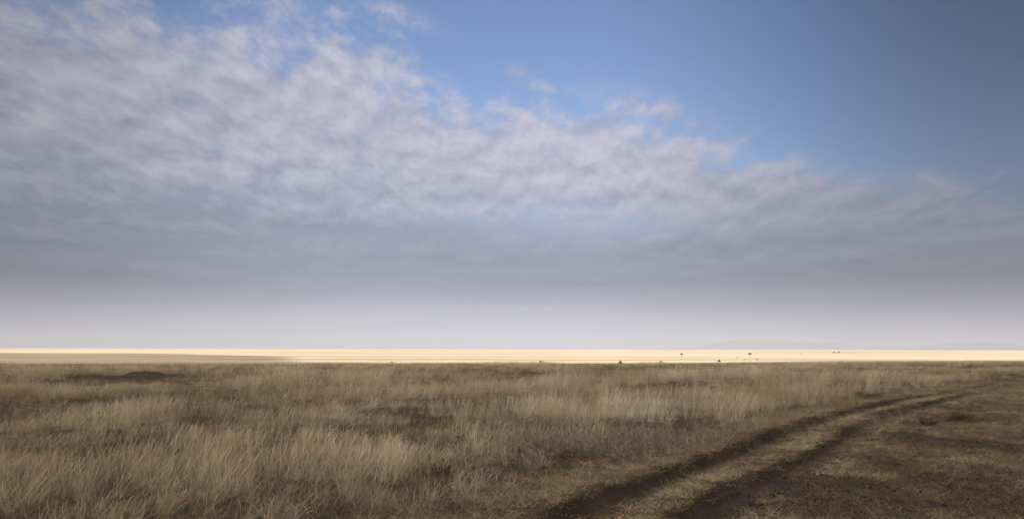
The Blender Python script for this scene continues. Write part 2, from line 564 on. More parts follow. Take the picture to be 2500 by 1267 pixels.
# ------------------------------------------------------------------ the cloud behind the camera whose shade lies on the near grass
foot = [(-22, 122), (-60, 165), (-85, 225), (-130, 330), (-180, 400), (-300, 430), (-520, 360), (-700, 100), (-720, -300), (-520, -700), (-100, -900),
        (400, -820), (700, -450), (680, -50), (480, 180), (330, 262), (250, 245), (150, 192), (100, 168), (60, 149), (25, 131), (0, 122)]
cz = 520.0
offx, offy = SUN_DIR.x / SUN_DIR.z * cz, SUN_DIR.y / SUN_DIR.z * cz
ccx, ccy = -30.0, 20.0
dense = []
for k in range(len(foot)):
    a, b = foot[k], foot[(k + 1) % len(foot)]
    m_ = max(2, int(math.hypot(a[0] - b[0], a[1] - b[1]) / 12))
    dense += [(a[0] + (b[0] - a[0]) * q / m_, a[1] + (b[1] - a[1]) * q / m_) for q in range(m_)]
cv, cf = [], []
nd_, rings = len(dense), 16
for sgn in (1, -1):
    for r_ in range(rings + 1):
        rho = 1 - (1 - r_ / rings) ** 1.6 if r_ else 0.0
        for k, (fx, fy) in enumerate(dense):
            j = 1 + (0.02 * (vnoise(fx, fy, 25, 3) - 0.5) if r_ == rings else 0)
            x, y = ccx + (fx - ccx) * rho * j, ccy + (fy - ccy) * rho * j
            th = math.sqrt(max(0, 1 - rho * rho)) * (70 if sgn > 0 else 22) * float(0.55 + 0.9 * fbm(x, y, 70, 4))
            z = cz + sgn * th
            cv.append((x + offx, y + offy, z))
    b0 = 0 if sgn > 0 else (rings + 1) * nd_
    for r_ in range(rings):
        for k in range(nd_):
            a, b = b0 + r_ * nd_ + k, b0 + r_ * nd_ + (k + 1) % nd_
            q = (a, b, b + nd_, a + nd_)
            cf.append(q if sgn < 0 else q[::-1])
tag(link(bpy.data.objects.new('cloud', mesh_np('cloud', cv, cf, [M_CLOUD]))), kind='structure')


# ------------------------------------------------------------------ tuft prototypes (kept out of the scene, scattered by the grass objects)
def blade_strip(base, heading, length, lean, curve, width, segs, rnd, V_, F_, A_, head=0.0):
    """a thin tapering ribbon that bends over towards its heading"""
    hx, hy = math.cos(heading), math.sin(heading)
    fa = random.uniform(0, 6.283)
    sx, sy = math.cos(fa), math.sin(fa)
    p = Vector(base)
    ang = lean
    start = len(V_)
    for k in range(segs + 1):
        t = k / segs
        wd = width * (1 - 0.75 * t)
        if head and t > 0.72:
            wd = width * head * (1 - abs((t - 0.86) / 0.14) * 0.7)
        V_.append((p.x - sx * wd / 2, p.y - sy * wd / 2, p.z))
        V_.append((p.x + sx * wd / 2, p.y + sy * wd / 2, p.z))
        A_ += [rnd, rnd]
        st = length / segs
        p = p + Vector((hx * math.sin(ang), hy * math.sin(ang), math.cos(ang))) * st
        ang += curve / segs
    for k in range(segs):
        a = start + 2 * k
        F_.append((a, a + 1, a + 3, a + 2))


def proto(coll, name, maker, mat, idx):
    V_, F_, A_ = [], [], []
    maker(V_, F_, A_)
    me = mesh_np(name, V_, F_, [mat])
    attr(me, 'bl', 'FLOAT', 'POINT', A_)
    o = bpy.data.objects.new('%s_%02d' % (name, idx), me)
    coll.objects.link(o)


def tall_maker(V_, F_, A_):
    for _ in range(34):
        r_ = abs(random.gauss(0, 0.09))
        a = random.uniform(0, 6.283)
        hd = random.gauss(0.0, 1.0)
        stalk = random.random() < 0.25
        ln = random.uniform(0.55, 0.95) if stalk else random.uniform(0.20, 0.56)
        blade_strip((r_ * math.cos(a), r_ * math.sin(a), -0.02), hd, ln, random.gauss(0.15, 0.19),
                    random.uniform(0.05, 0.45) if stalk else random.uniform(0.2, 1.1), random.uniform(0.0030, 0.0050) if stalk else random.uniform(0.0022, 0.0040), 5,
                    random.uniform(0.8, 1.3) if stalk else random.random() * 0.9, V_, F_, A_, 1.9 if stalk else 0.0)


def short_maker(V_, F_, A_):
    for _ in range(38):
        r_ = abs(random.gauss(0, 0.13))
        a = random.uniform(0, 6.283)
        blade_strip((r_ * math.cos(a), r_ * math.sin(a), -0.01), random.uniform(0, 6.283), random.uniform(0.07, 0.26),
                    random.uniform(0.2, 1.35), random.uniform(-0.3, 1.0), random.uniform(0.003, 0.0055), 4, random.random(), V_, F_, A_)


def mat_maker(V_, F_, A_):          # trodden straw lying almost flat
    for _ in range(34):
        r_ = abs(random.gauss(0, 0.16))
        a = random.uniform(0, 6.283)
        blade_strip((r_ * math.cos(a), r_ * math.sin(a), 0.004), random.uniform(0, 6.283), random.uniform(0.08, 0.24),
                    random.uniform(1.1, 1.5), random.uniform(-0.5, 0.25), random.uniform(0.003, 0.006), 3, random.random(), V_, F_, A_)


def herb_maker(V_, F_, A_):
    for _ in range(13):
        a = random.uniform(0, 6.283)
        ln = random.uniform(0.22, 0.46)
        ln_ = random.uniform(0.1, 0.75)
        rv = random.random()
        b0 = (0.06 * math.cos(a), 0.06 * math.sin(a), -0.01)
        blade_strip(b0, a, ln, ln_, 0.2, 0.006, 4, rv, V_, F_, A_)
        for k in range(9):
            t = random.uniform(0.3, 1.0) * ln
            p = (b0[0] + math.cos(a) * math.sin(ln_) * t, b0[1] + math.sin(a) * math.sin(ln_) * t, b0[2] + math.cos(ln_) * t)
            blade_strip(p, random.uniform(0, 6.283), random.uniform(0.04, 0.11), random.uniform(0.2, 1.2), 0.3, random.uniform(0.005, 0.011), 2,
                        random.random(), V_, F_, A_)


def make_set(name, maker, mat, n):
    c = bpy.data.collections.new(name)
    for k in range(n):
        proto(c, name, maker, mat, k)
    return c


random.seed(11)
SET_TALL = make_set('tall_tuft', tall_maker, M_TALL, 10)
SET_SHORT = make_set('short_tuft', short_maker, M_SHORT, 8)
SET_MAT = make_set('straw_mat', mat_maker, M_SHORT, 8)
SET_HERB = make_set('herb_tuft', herb_maker, M_HERB, 8)


def scatter_group(coll):
    ng = bpy.data.node_groups.new('scatter_' + coll.name, 'GeometryNodeTree')
    ng.interface.new_socket('Geometry', in_out='INPUT', socket_type='NodeSocketGeometry')
    ng.interface.new_socket('Geometry', in_out='OUTPUT', socket_type='NodeSocketGeometry')
    N, L = ng.nodes.new, ng.links.new
    gi, go = N('NodeGroupInput'), N('NodeGroupOutput')
    ci = N('GeometryNodeCollectionInfo')
    ci.inputs['Collection'].default_value = coll
    ci.inputs['Separate Children'].default_value = True
    ci.inputs['Reset Children'].default_value = True
    ip = N('GeometryNodeInstanceOnPoints')
    ip.inputs['Pick Instance'].default_value = True

    def named(nm, typ):
        a = N('GeometryNodeInputNamedAttribute')
        a.data_type = typ
        a.inputs['Name'].default_value = nm
        return a.outputs['Attribute']
    L(gi.outputs[0], ip.inputs['Points'])
    L(ci.outputs[0], ip.inputs['Instance'])
    L(named('idx', 'INT'), ip.inputs['Instance Index'])
    e2r = N('FunctionNodeEulerToRotation')
    L(named('rot', 'FLOAT_VECTOR'), e2r.inputs[0])
    L(e2r.outputs[0], ip.inputs['Rotation'])
    L(named('scl', 'FLOAT_VECTOR'), ip.inputs['Scale'])
    L(ip.outputs[0], go.inputs[0])
    return ng


def scatter(name, coll, x, y, rot, scl, tint):
    z = ground_z(x, y)
    me = mesh_np(name, np.stack([x, y, z], -1))
    n = len(x)
    attr(me, 'idx', 'INT', 'POINT', rng.integers(0, len(coll.objects), n))
    attr(me, 'rot', 'FLOAT_VECTOR', 'POINT', rot)
    attr(me, 'scl', 'FLOAT_VECTOR', 'POINT', scl)
    attr(me, 'tint', 'FLOAT_VECTOR', 'POINT', tint)
    o = link(bpy.data.objects.new(name, me))
    md = o.modifiers.new('scatter', 'NODES')
    md.node_group = scatter_group(coll)
    tag(o, kind='stuff')
    return o


# ------------------------------------------------------------------ where what grows
def patches(lst, x, y):
    s = np.zeros_like(x)
    for cx, cy, rx, ry, amt in lst:
        a = P(cx, cy)
        y0, y1 = P(cx, cy - ry)[1], P(cx, cy + ry)[1]
        ex = rx * a[1] / FPX
        ey = max((y0 - y1) / 2, 0.3)
        yc = (y0 + y1) / 2
        xc = a[0] * yc / a[1]
        d = ((x - xc) / ex) ** 2 + ((y - yc) / ey) ** 2
        d = d * (0.6 + 0.8 * fbm(x, y, max(ex, ey) * 0.6, 61))
        s = np.maximum(s, amt * (1 - sstep(0.35, 1.25, d)))
    return s


DARK = [(290, 1100, 110, 26, 1), (430, 1108, 70, 22, 0.9), (560, 1030, 150, 18, 0.8), (90, 985, 170, 14, 0.9), (330, 965, 220, 8, 0.7),
        (900, 1078, 120, 26, 0.8), (1050, 1085, 70, 22, 0.6), (1000, 983, 160, 9, 0.8), (1250, 992, 150, 9, 0.9), (1300, 975, 110, 7, 0.7),
        (640, 958, 260, 6, 0.6), (350, 922, 230, 4, 0.8), (1100, 917, 260, 3, 0.5), (1500, 912, 300, 3, 0.5), (2120, 955, 140, 6, 0.8),
        (2100, 974, 110, 5, 0.9), (1640, 982, 60, 5, 0.9), (1640, 1004, 130, 6, 0.7), (1200, 905, 500, 3, 0.4), (700, 905, 300, 3, 0.5),
        (2300, 915, 260, 4, 0.6), (40, 1095, 60, 20, 0.6), (1075, 1165, 90, 26, 0.7), (900, 1268, 260, 24, 0.8), (1180, 1250, 140, 26, 0.9), (560, 1230, 140, 22, 0.5),
        (1310, 1200, 90, 30, 0.6), (2010, 910, 120, 3, 0.7), (480, 935, 120, 5, 0.6)]
HERB = [(1420, 1092, 210, 36, 1.0), (1280, 1060, 120, 26, 0.8), (1650, 1078, 120, 20, 0.6), (1250, 1150, 120, 24, 0.5)]
PALE = [(1300, 945, 260, 14, 1), (2050, 948, 160, 12, 1), (800, 990, 220, 12, 0.9), (1500, 1030, 330, 22, 0.8), (880, 1130, 150, 22, 0.7),
        (1800, 940, 160, 8, 0.7), (430, 1000, 150, 12, 0.6), (700, 1085, 130, 22, 0.5)]
BARE = [(2440, 1215, 130, 30, 0.9), (2120, 1262, 120, 18, 0.9), (2000, 1215, 240, 34, 0.9), (2330, 1180, 160, 26, 0.6), (1820, 1262, 80, 16, 0.7), (2460, 1160, 80, 24, 0.7), (1240, 1262, 160, 14, 0.6), (2200, 1085, 60, 10, 0.7), (2080, 1195, 150, 30, 1), (2270, 1075, 90, 16, 1), (2420, 1090, 110, 20, 0.9), (1960, 1255, 110, 26, 1), (2420, 1255, 160, 26, 0.9),
        (2180, 1130, 80, 16, 0.7), (2200, 1240, 90, 20, 0.5), (2340, 1022, 60, 6, 0.9)]

DENS = 34.0
cand_y, cand_x = [], []
YMAX = 185.0
edges = np.concatenate([np.arange(4, 30, 1.0), np.arange(30, 80, 2.5), np.arange(80, YMAX, 5.0)])
for y0 in edges:
    dyy = 1.0 if y0 < 30 else 2.5 if y0 < 80 else 5.0
    hw = 0.70 * (y0 + dyy) + 5
    dn = DENS * min(1.0, (15.0 / (y0 + 1)) ** 1.05)
    n = int(dyy * 2 * hw * dn)
    cand_y.append(rng.uniform(y0, y0 + dyy, n))
    cand_x.append(rng.uniform(-hw, hw, n))
cx_, cy_ = np.concatenate(cand_x), np.concatenate(cand_y)
keep = cy_ < crest(cx_) + 14
cx_, cy_ = cx_[keep], cy_[keep]
dl, dr = rut_dist(cx_, cy_)
n = len(cx_)
jit = fbm(cx_, cy_, 0.8, 71) - 0.5
in_rut = ((np.abs(dl + 0.34 * jit) < 0.49) | (np.abs(dr + 0.34 * jit) < 0.49)) & (rng.random(n) > sstep(36, 44, cy_))
dark, herb, pale, bare = (patches(q, cx_, cy_) for q in (DARK, HERB, PALE, BARE))
big_n, mid_n = fbm(cx_, cy_, 7.0, 81), fbm(cx_ * 0.6, cy_, 2.2, 91)
tallf = np.clip(0.60 + 1.5 * (big_n - 0.5) + 1.3 * (mid_n - 0.5), 0.32, 1.25)
scrub = sstep(0.50, 0.62, fbm(cx_ * 0.55, cy_, 5.0, 141)) * (0.4 + 0.6 * sstep(0.40, 0.6, fbm(cx_, cy_, 1.3, 151)))
dark = np.clip(np.maximum(dark, 0.85 * scrub), 0, 1)
# shorter towards the track, short beyond it until far off
bank = sstep(-2.6, -0.5, dl + jit * 0.9)
right = (dl > 0.2)
tallf = np.where(~right, tallf * (1 - 0.72 * bank), tallf)
farright = sstep(26, 50, cy_) * sstep(2.0, 7.0, dl)
tallf = tallf * (1 - 0.16 * sstep(24, 14, cy_)) * (1 + 0.15 * sstep(1.0, -7.0, cx_) * sstep(32, 18, cy_))
tallf = np.where(right, 0.16 + 0.42 * farright * tallf + 0.10 * mid_n, tallf)
tallf = np.where(right, tallf, np.maximum(tallf * (1 - 0.45 * dark), np.minimum(tallf, 0.34))) * (1 + 0.15 * pale)
tallf = tallf * (1 - 0.45 * sstep(50, 105, cy_))
for qx, qy, qr in ((350, 921, 5.0), (1514, 886, 3), (1320, 884, 3), (1755, 883, 3), (1613, 884, 3), (957, 885, 3)):
    MX, MY = P(qx, qy)
    tallf = tallf * (1 - 0.88 * np.exp(-(((cx_ - MX) / qr) ** 2 + ((cy_ - MY + qr) / (1.6 * qr)) ** 2)))
clump = np.where(cy_ < 22, fbm(cx_, cy_, 0.6, 131), fbm(cx_, cy_, 1.8, 132))
u = rng.random(n)
is_herb = (u < herb * 0.55) & ~in_rut
is_tall = ~in_rut & ~is_herb & (tallf > 0.30) & (rng.random(n) < 0.16 + 0.85 * sstep(0.43, 0.62, clump) + 0.25 * sstep(35, 80, cy_))
is_short = ~in_rut & ~is_herb & ~is_tall & (rng.random(n) > 0.72 * bare)

STRAW = np.array([0.355, 0.297, 0.222])
PALEC = np.array([0.52, 0.455, 0.360])
BROWN = np.array([0.165, 0.115, 0.070])
DARKC = np.array([0.075, 0.053, 0.033])
GREY = np.array([0.240, 0.196, 0.150])
OLIVE = np.array([0.235, 0.205, 0.115])


def lerp(a, b, t):
    return a + (b - a) * t[:, None]


tint = np.tile(STRAW, (n, 1))
tint = lerp(tint, PALEC, np.clip(pale * 0.8 + sstep(0.5, 0.72, big_n) * 0.5, 0, 1))
tint = lerp(tint, BROWN, np.clip(sstep(0.52, 0.30, mid_n) * 0.6 + sstep(0.62, 0.85, fbm(cx_, cy_, 4.0, 101)) * 0.6, 0, 1))
tint = lerp(tint, DARKC * rng.uniform(0.8, 1.7, n)[:, None], dark * 0.9 * (rng.random(n) > 0.15))
tint = lerp(tint, OLIVE, sstep(0.60, 0.75, fbm(cx_, cy_, 11.0, 111)) * sstep(40, 70, cy_) * 0.7)
under = is_short & ~right & (bank < 0.5)
tallf = np.where(under, np.minimum(0.10 + 0.22 * tallf, 0.3), tallf)
tint = lerp(tint, BROWN * 1.15, np.where(right, 0.6 - 0.3 * farright, bank * 0.6))
tint = lerp(tint, DARKC * 1.2, under * 0.75)
stub = fbm(cx_, cy_, 0.75, 161)
tint = lerp(tint, np.array([0.44, 0.355, 0.235]), np.where(right & (cy_ < 45), sstep(0.50, 0.68, stub) * 0.85, 0))
strip = (dl > 0.45) & (dr < -0.45) & (cy_ < 37)
tint = lerp(tint, np.array([0.48, 0.385, 0.25]), 0.7 * strip * sstep(0.36, 0.55, stub))
tint = lerp(tint, DARKC * 1.3, 0.30 * ((dr > 0.8) & (cy_ < 36)))
tint = lerp(tint, DARKC, bare * 0.75)
is_short &= ~(right & ~strip & (cy_ < 40) & (stub < 0.42) & (rng.random(n) < 0.75))
tint = lerp(tint, BROWN, 0.40 * sstep(-2, -7, cx_) * sstep(20, 11, cy_))  # frame-edge darkening put into the tint of the near left grass
rus = sstep(0.52, 0.64, fbm(cx_ * 0.7, cy_, 1.5, 171)) * sstep(17, 26, cy_) * (~right)
tint = lerp(tint, np.array([0.170, 0.105, 0.060]), 0.6 * rus)
tint = tint * rng.uniform(0.58, 1.38, n)[:, None]


def emit(name, coll, sel, hs, ws, tn, zr=None, tilt=0.10):
    k = int(sel.sum())
    rot = np.stack([rng.normal(0, tilt, k), rng.normal(0, tilt, k), rng.normal(0, 0.7, k) if zr is None else rng.uniform(0, 6.283, k)], -1)
    far = 1 + 0.9 * sstep(20, 110, cy_[sel])
    s = np.stack([ws * far, ws * far, hs], -1)
    return scatter(name, coll, cx_[sel], cy_[sel], rot, s, tn)


k = int(is_tall.sum())
lean_l = 1.0 + 0.25 * sstep(5, -12, cx_[is_tall])
emit('tall_grass', SET_TALL, is_tall, tallf[is_tall] * rng.uniform(0.75, 1.15, k), np.clip(0.65 + 0.45 * tallf[is_tall], 0.6, 1.2) * lean_l, tint[is_tall])
k = int(is_short.sum())
worn = 1 - 0.40 * (right & (cy_ < 32)) - 0.22 * (right & (dr < 0) & (cy_ < 32))
emit('short_grass', SET_SHORT, is_short, (0.35 + 2.0 * tallf[is_short]) * worn[is_short] * rng.uniform(0.6, 1.2, k), rng.uniform(0.8, 1.2, k), tint[is_short], 1)
k = int(is_herb.sum())
emit('dry_herbs', SET_HERB, is_herb, rng.uniform(0.7, 1.15, k), rng.uniform(0.8, 1.2, k), GREY[None] * rng.uniform(0.7, 1.2, (k, 1)), 1)
# flattened straw over the trodden ground, a little of it in the ruts
n2 = 26000
sy = 4 + 50 * rng.random(n2) ** 1.4
sx = np.interp(sy, LY, LX) + rng.uniform(-2.6, 16, n2)
sl, sr = rut_dist(sx, sy)
sb = patches(BARE, sx, sy)
ok = (np.abs(sx) < 0.7 * sy + 5) & (rng.random(n2) < np.where((np.abs(sl) < 0.52) | (np.abs(sr) < 0.52), 0.04, np.where((sl > 0.4) & (sr < -0.4), 0.95, 0.70 - 0.36 * sb)))
cx_, cy_ = sx[ok], sy[ok]
k = len(cx_)
st = lerp(np.tile(np.array([0.29, 0.23, 0.15]), (k, 1)), DARKC * 1.6, np.clip(sb[ok] * 0.7 + 0.35 * (sr[ok] > 0.8) + sstep(0.5, 0.75, fbm(cx_, cy_, 1.6, 121)) * 0.6, 0, 1))
emit('straw_litter', SET_MAT, np.ones(k, bool), rng.uniform(0.7, 1.3, k), rng.uniform(0.8, 1.4, k), st * rng.uniform(0.75, 1.25, (k, 1)), 1, 0.08)


# small clods of earth in the ruts and on the bare patches
def clod_maker(V_, F_, A_):
    b_ = bmesh.new()
    for _ in range(5):
        m4 = Matrix.Translation((random.gauss(0, 0.10), random.gauss(0, 0.10), 0.008)) @ Euler((random.uniform(0, 6), random.uniform(0, 6), 0)).to_matrix().to_4x4()
        r0 = random.uniform(0.007, 0.022) * (1.6 if random.random() < 0.12 else 1)
        g_ = bmesh.ops.create_icosphere(b_, subdivisions=1, radius=r0, matrix=m4)
        for v_ in g_['verts']:
            v_.co += Vector((random.gauss(0, r0 * 0.25), random.gauss(0, r0 * 0.25), random.gauss(0, r0 * 0.2)))
    b_.verts.index_update()
    for v_ in b_.verts:
        V_.append(tuple(v_.co))
        A_.append(random.random())
    for f_ in b_.faces:
        F_.append(tuple(q.index for q in f_.verts))
    b_.free()


SET_CLOD = make_set('clod', clod_maker, M_SHORT, 6)
n3_ = 9000
sy = 5 + 30 * rng.random(n3_) ** 1.3
sx = np.interp(sy, LY, LX) + rng.uniform(-0.8, 13, n3_)
sl, sr = rut_dist(sx, sy)
in_r = (np.abs(sl) < 0.55) | (np.abs(sr) < 0.55)
ok = (np.abs(sx) < 0.7 * sy + 5) & (rng.random(n3_) < np.where(in_r, 0.55, 0.08 + 0.55 * patches(BARE, sx, sy)))
cx_, cy_ = sx[ok], sy[ok]
k = len(cx_)
emit('soil_clods', SET_CLOD, np.ones(k, bool), rng.uniform(0.6, 1.4, k), rng.uniform(0.6, 1.4, k), np.array([0.060, 0.040, 0.028])[None] * rng.uniform(0.6, 1.7, (k, 1)), 1, 0.1)


# ------------------------------------------------------------------ single plants
def place(px, py, z=0.0):
    x, y = P(px, py, z)
    for _ in range(3):
        x, y = P(px, py, float(ground_z(np.array([x]), np.array([y]))[0]))
    return x, y, float(ground_z(np.array([x]), np.array([y]))[0])


def bush(name, px, py, width, height, leaf, label, cat, seed, ndens=1.0):
    rd = random.Random(seed)
    random.seed(seed)
    e = bpy.data.objects.new(name, None)
    link(e)
    e.location = place(px, py)
    e.empty_display_size = 0.2
    tag(e, label, cat)
    V_, F_, A_, V2, F2, A2 = [], [], [], [], [], []
    nst = int(34 * ndens * max(1, width))
    for _ in range(nst):
        a = rd.uniform(0, 6.283)
        q = math.sqrt(rd.random())
        bx, by = q * width * 0.22 * math.cos(a), q * width * 0.18 * math.sin(a)
        lean = rd.uniform(0.05, 0.9)
        ln = height * rd.uniform(0.4, 0.95)
        hd = a + rd.gauss(0, 0.4)
        blade_strip((bx, by, -0.02), hd, ln, lean, 0.25, 0.006, 4, 0, V_, F_, A_)
        for k_ in range(46):
            t = rd.uniform(0.25, 1.05) * ln
            p = (bx + math.cos(hd) * math.sin(lean + 0.1) * t, by + math.sin(hd) * math.sin(lean + 0.1) * t, math.cos(lean + 0.1) * t)
            blade_strip(p, rd.uniform(0, 6.283), rd.uniform(0.02, 0.09), rd.uniform(0.1, 1.5), 0.4, rd.uniform(0.004, 0.012), 2, 0, V2, F2, A2)
    link(bpy.data.objects.new('stems', mesh_np('stems', V_, F_, [M_STEM])), e)
    link(bpy.data.objects.new('foliage', mesh_np('foliage', V2, F2, [leaf])), e)
    return e


bush('dry_weed', 1075, 1176, 1.0, 0.46, M_LEAFB, 'dark brown dead weed with crooked stalks among tall pale grass', 'weed', 201)
bush('dry_bush', 300, 1112, 1.5, 0.42, M_LEAFB, 'wide dark brown low bush in the tall grass at left', 'bush', 202)
bush('dry_bush', 425, 1118, 0.9, 0.34, M_LEAFB, 'small dark clump just right of the wide dark brown bush', 'bush', 203)
bush('dry_bush', 935, 1082, 1.1, 0.40, M_LEAFB, 'rusty brown bush in the middle of the tall grass', 'bush', 204)
bush('grey_shrub', 1345, 1112, 1.2, 0.42, M_LEAFG, 'grey twiggy shrub at the left of the grey patch', 'shrub', 205)
bush('grey_shrub', 1440, 1120, 1.1, 0.36, M_LEAFG, 'grey twiggy shrub nearest the camera in the grey patch', 'shrub', 206)
bush('grey_shrub', 1570, 1108, 1.0, 0.36, M_LEAFG, 'grey twiggy shrub at the right of the grey patch towards the track', 'shrub', 207)
bush('dry_bush', 2352, 1026, 1.5, 0.30, M_LEAFB, 'dark bush on the trodden ground right of the wheel ruts', 'bush', 208)
bush('dry_bush', 2268, 1040, 0.7, 0.22, M_LEAFB, 'small brown clump on the right bank of the wheel ruts', 'bush', 209)
bush('dry_bush', 172, 925, 2.3, 0.50, M_LEAFO, 'dark olive bush left of the lumpy earth mound', 'bush', 210)
bush('dry_bush', 566, 931, 2.2, 0.40, M_LEAFB, 'low dark bush right of the lumpy earth mound', 'bush', 211)
bush('dry_bush', 404, 903, 2.6, 0.60, M_LEAFO, 'far dark bush behind the lumpy earth mound', 'bush', 212)
bush('dry_bush', 1262, 994, 2.0, 0.36, M_LEAFB, 'dark low bush in mid field left of the track', 'bush', 213)
bush('dry_bush', 2120, 973, 2.0, 0.40, M_LEAFB, 'dark brown bush beside the far end of the track', 'bush', 214)


# ------------------------------------------------------------------ mounds
def mound(px, py, w_, d_, h_, label, seed, skew=0.0, lumps=3, z=0.0, group=None):
    rd = np.random.default_rng(seed)
    loc = place(px, py, z)
    n_ = 44
    a = np.linspace(-1.25, 1.25, n_)
    X, Y = np.meshgrid(a, a)
    rr = np.hypot(X, Y)
    Z = np.exp(-(rr / 0.55) ** 2) * 0.8
    if skew:
        Z = np.exp(-((np.hypot(X - skew * 0.45, Y)) / 0.42) ** 2) * 0.85 + np.exp(-((np.hypot(X + skew * 0.1, Y)) / 0.6) ** 2) * 0.38
    if lumps > 4:        # a broken-up heap: low flanks and blocky clods on top
        Z = 0.42 * np.exp(-((X + 0.05) / 0.75) ** 4 - (Y / 0.6) ** 2) * (0.55 + 0.9 * fbm(X, Y, 0.3, 7)) + 0.16 * np.exp(-((X + 0.6) / 0.22) ** 2 - (Y / 0.4) ** 2)
        for lx, ly, lr, lh in ((-0.10, 0.0, 0.09, 0.42), (0.06, -0.1, 0.13, 0.40), (0.20, 0.0, 0.12, 0.36), (0.30, 0.1, 0.07, 0.30), (0.1, 0.25, 0.2, 0.3)):
            Z = np.maximum(Z, (lh + 0.22) * np.exp(-(np.hypot(X - lx, (Y - ly) * 0.6) / lr) ** 4))
    else:
        for _ in range(lumps):
            lx, ly, lr = rd.uniform(-0.5, 0.5), rd.uniform(-0.5, 0.2), rd.uniform(0.12, 0.25)
            Z = Z + 0.22 * np.exp(-(((X - lx) ** 2 + (Y - ly) ** 2) / lr ** 2))
    Z = Z + 0.16 * (fbm(X, Y, 0.3, seed % 97) - 0.5)
    Z = Z / Z.max()
    Z = Z * (1 - sstep(0.85, 1.25, rr)) - 0.25 * sstep(0.8, 1.25, rr)
    V_ = np.stack([X * w_ / 2, Y * d_ / 2, Z * h_], -1).reshape(-1, 3)
    ii_ = np.arange(n_ * n_).reshape(n_, n_)
    F_ = np.stack([ii_[:-1, :-1], ii_[:-1, 1:], ii_[1:, 1:], ii_[1:, :-1]], -1).reshape(-1, 4)
    o = link(bpy.data.objects.new('earth_mound', mesh_np('earth_mound', V_, F_, [M_MOUND])))
    o.location = loc
    tag(o, label, 'mound', group)
    return o


mound(362, 920, 4.3, 2.2, 0.48, 'dark lumpy earth mound in the grass on the left', 301, 0.15, 6)
MG = 'dark earth mounds on the brow of the near field'
CRZ = 0.0
for px, py, w_, h_, sk, lb in ((1514, 886, 1.0, 0.62, 0.5, 'tallest dark mound on the brow of the field, steep on its right side'),
                               (1320, 884, 0.80, 0.42, 0.0, 'small dark mound on the brow, left of the tallest mound'),
                               (1755, 883, 1.1, 0.50, 0.4, 'dark mound on the brow below the right ostrich, with a long left slope'),
                               (1613, 884, 0.75, 0.40, 0.3, 'tiny dark mound on the brow between the tallest mound and the left ostrich'),
                               (957, 885, 1.1, 0.20, 0.0, 'flat faint mound on the brow, leftmost of the row')):
    mound(px, py, w_, w_, h_, lb, 310 + int(px), sk, 2, CRZ, MG)
mound(1817, 878.5, 0.5, 0.5, 0.34, 'small dark mound on the plain below and left of the right ostrich', 331, 0, 2, PLAIN_Z)
mound(1848, 878.5, 0.5, 0.5, 0.38, 'small dark mound on the plain below and right of the right ostrich', 332, 0, 2, PLAIN_Z)
mound(1799, 872.5, 0.6, 0.6, 0.26, 'faint low mound on the sunlit plain left of the right ostrich', 333, 0, 1, PLAIN_Z)


# ------------------------------------------------------------------ animals
def skin_mesh(name, joints, bones, mat, parent, sub=2):
    """one continuous skinned body: joints {name: (x, y, z, radius)}"""
    names = list(joints)
    me = bpy.data.meshes.new(name)
    me.from_pydata([joints[k_][:3] for k_ in names], [(names.index(a), names.index(b)) for a, b in bones], [])
    me.materials.append(mat)
    o = link(bpy.data.objects.new(name, me), parent)
    sk = o.modifiers.new('skin', 'SKIN')
    sk.use_smooth_shade = True
    me.skin_vertices.new() if not me.skin_vertices else None
    for i_, k_ in enumerate(names):
        q = joints[k_]
        r_ = q[3]
        me.skin_vertices[0].data[i_].radius = r_ if isinstance(r_, tuple) else (r_, r_)
        me.skin_vertices[0].data[i_].use_root = i_ == 0
    ss = o.modifiers.new('smooth', 'SUBSURF')
    ss.levels = ss.render_levels = sub
    return o


def leaf_plume(name, pts, mat, parent):
    V_, F_, A_ = [], [], []
    for base, hd, ln, lean, cv, wd in pts:
        blade_strip(base, hd, ln, lean, cv, wd, 4, 0, V_, F_, A_)
    return link(bpy.data.objects.new(name, mesh_np(name, V_, F_, [mat])), parent)


